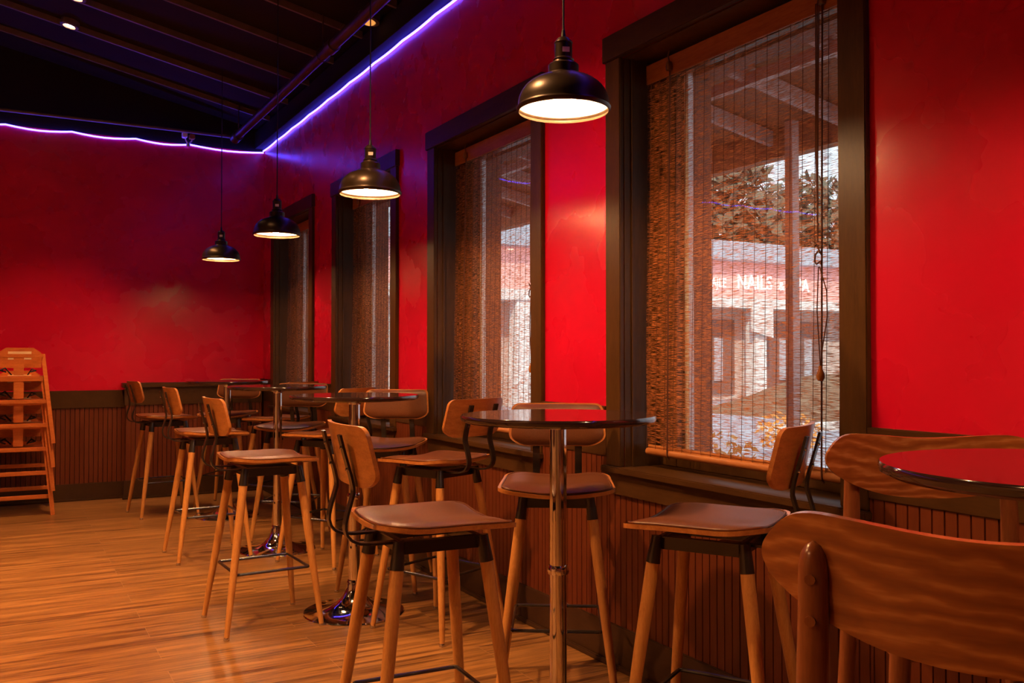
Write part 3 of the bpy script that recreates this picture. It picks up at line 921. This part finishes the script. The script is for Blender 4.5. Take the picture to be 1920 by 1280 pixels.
for y in (4.25, 7.3):
    MB().box((XE-.30, y-.032, -.12), (XE-.24, y+.032, pz(XE)+.1)).build('porch_post', M['porch_w'], t, smooth=False).location = (-2.7, -4, -3.2)

t = thing('nail_salon_building', 'shop building across the lot with a lit sign and white columns', 'building', (20, 22, -.12))
def LB(m, name, mat, sm=False):
    for v in m.bm.verts: v.co -= Vector((20, 22, -.12))
    return m.build(name, mat, t, smooth=sm)
LB(MB().box((6, 22.6, -.12), (36, 28, 3.2)), 'wall', M['stucco'])
LB(MB().box((6, 22.0, 3.15), (36, 28, 4.35)), 'fascia', M['sign_band'])
LB(MB().box((6, 21.7, 2.85), (36, 28, 3.15)), 'cornice', M['extwhite'])
LB(MB().box((6, 21.6, 4.35), (36, 28.5, 4.95)), 'roof', M['roofmetal'])
for x in (9.0, 12.6, 17.0, 21.5, 26.2, 31):
    LB(MB().box((x-.24, 21.75, -.12), (x+.24, 22.2, 2.85)), 'column', M['extwhite'])
LB(MB().hexa([(21.0, 21.6, 2.1), (21.9, 21.6, 1.9), (21.9, 21.7, 1.9), (21.0, 21.7, 2.1), (21.0, 21.6, 3.15), (21.9, 21.6, 3.15), (21.9, 21.7, 3.15), (21.0, 21.7, 3.15)]), 'bracket_panel', M['extwhite'])
for x in (7.6, 10.8, 14.6, 18.6, 20.3, 23.2, 24.4, 27.6, 29):
    w_ = LB(MB().box((x-.75, 22.5, .1), (x+.75, 22.62, 2.5)), 'shop_window', M['storefront'])
    LB(MB().box((x-.15, 22.46, .5), (x+.20, 22.52, 1.9)), 'pane', M['shopglass']).parent = w_
def text(body, size, x, z, wscale=1.0):
    cu = bpy.data.curves.new('t', 'FONT'); cu.body = body; cu.size = size; cu.extrude = .012; cu.offset = .003; cu.space_character = 1.08
    o = bpy.data.objects.new('t', cu); COL.objects.link(o)
    me = bpy.data.meshes.new_from_object(o.evaluated_get(bpy.context.evaluated_depsgraph_get()))
    bpy.data.objects.remove(o)
    me.materials.append(M['sign_glow'])
    o = bpy.data.objects.new('sign_lettering', me); COL.objects.link(o); o.parent = t
    o.rotation_euler = (PI/2, 0, 0); o.scale = (wscale, 1, 1); o.location = (x-20, 21.92-22, z+.12)
bpy.context.view_layer.update()
text('AJLE', .42, 19.55, 3.5, .72)
text('NAILS', .66, 20.62, 3.49, .84)
text('&', .40, 22.48, 3.5, 1.0)
text('SPA', .62, 23.02, 3.49, .82)

# trees and shrubs: foliage of many small leaf blades on a trunk
def foliage(name, cx, cy, cz_, rx, ry, rz, n, size, mat, parent):
    m = MB()
    for k in range(n):
        while True:
            p = Vector((random.uniform(-1, 1), random.uniform(-1, 1), random.uniform(-1, 1)))
            if p.length < 1: break
        c = Vector((cx+p.x*rx, cy+p.y*ry, cz_+p.z*rz))
        a = Vector((random.uniform(-1, 1), random.uniform(-1, 1), random.uniform(-1, 1))).normalized()
        b = a.orthogonal().normalized(); s = size*random.uniform(.6, 1.3)
        vs = [m.bm.verts.new(c+q) for q in (a*s, b*s*.5, -a*s, -b*s*.5)]
        m.bm.faces.new(vs)
    o = m.build(name, mat, parent, smooth=False); o['kind'] = 'stuff' if parent is None else ''
    return o
TREES = [(30.2, 34, 8.0, 3.9, 'tall dark tree rising behind the sign building at its left'),
         (39.5, 36, 7.0, 4.2, 'broad dark tree rising behind the right of the sign building'),
         (20.0, 35, 7.0, 3.6, 'dark tree behind the building seen through the second window')]
for x, y, z, r, lab in TREES:
    t = thing('tree', lab, 'tree', (x, y, -.12), 0, 'trees behind the sign building')
    MB().tube([(0, 0, 0), (.1, 0, z*.5), (0, .1, z*.9)], [.3, .22, .1], 10).build('trunk', M['mulch'], t)
    f = foliage('crown', 0, 0, z, r*1.15, r*.7, r*1.1, 3200, .42, M['leaf'], t)
    del f['kind']
# planted berm with curb
m = MB(); nx = 24; G = []
for i in range(nx+1):
    row = []
    for j in range(9):
        u = i/nx; v = j/8
        row.append(m.bm.verts.new((15.2+16*u, 13.5+5.0*v+1.0*math.sin(u*3), -.13+.95*math.sin(PI*v)**.8*min(1, 5*u, 6*(1-u)+.01))))
    G.append(row)
for i in range(nx):
    for j in range(8): m.bm.faces.new((G[i][j], G[i+1][j], G[i+1][j+1], G[i][j+1]))
tag(m.build('planted_mound', M['mulch']), 'low brown planted mound between the window and the shops', 'mound')
tag(MB().box((12.0, 12.0, -.13), (30, 12.25, .02)).build('curb', M['curb'], smooth=False), 'pale concrete curb in front of the planted mound', 'curb')
for x, y, r, lab in ((5.6, 6.35, .45, 'orange-leaved shrub low outside the nearest window at left'), (8.2, 6.6, .40, 'orange-leaved shrub outside the nearest window at right'),
                     (9.6, 9.2, .40, 'small orange shrub farther out beyond the porch')):
    t = thing('shrub', lab, 'shrub', (x, y, -.12), 0, 'orange shrubs beyond the porch')
    MB().tube([(0, 0, 0), (.02, 0, r)], [.03, .01], 8).build('stem', M['mulch'], t)
    f = foliage('leaves', 0, 0, r*.8, r*1.3, r, r*.8, 420, .05, M['orange_leaf'], t); del f['kind']
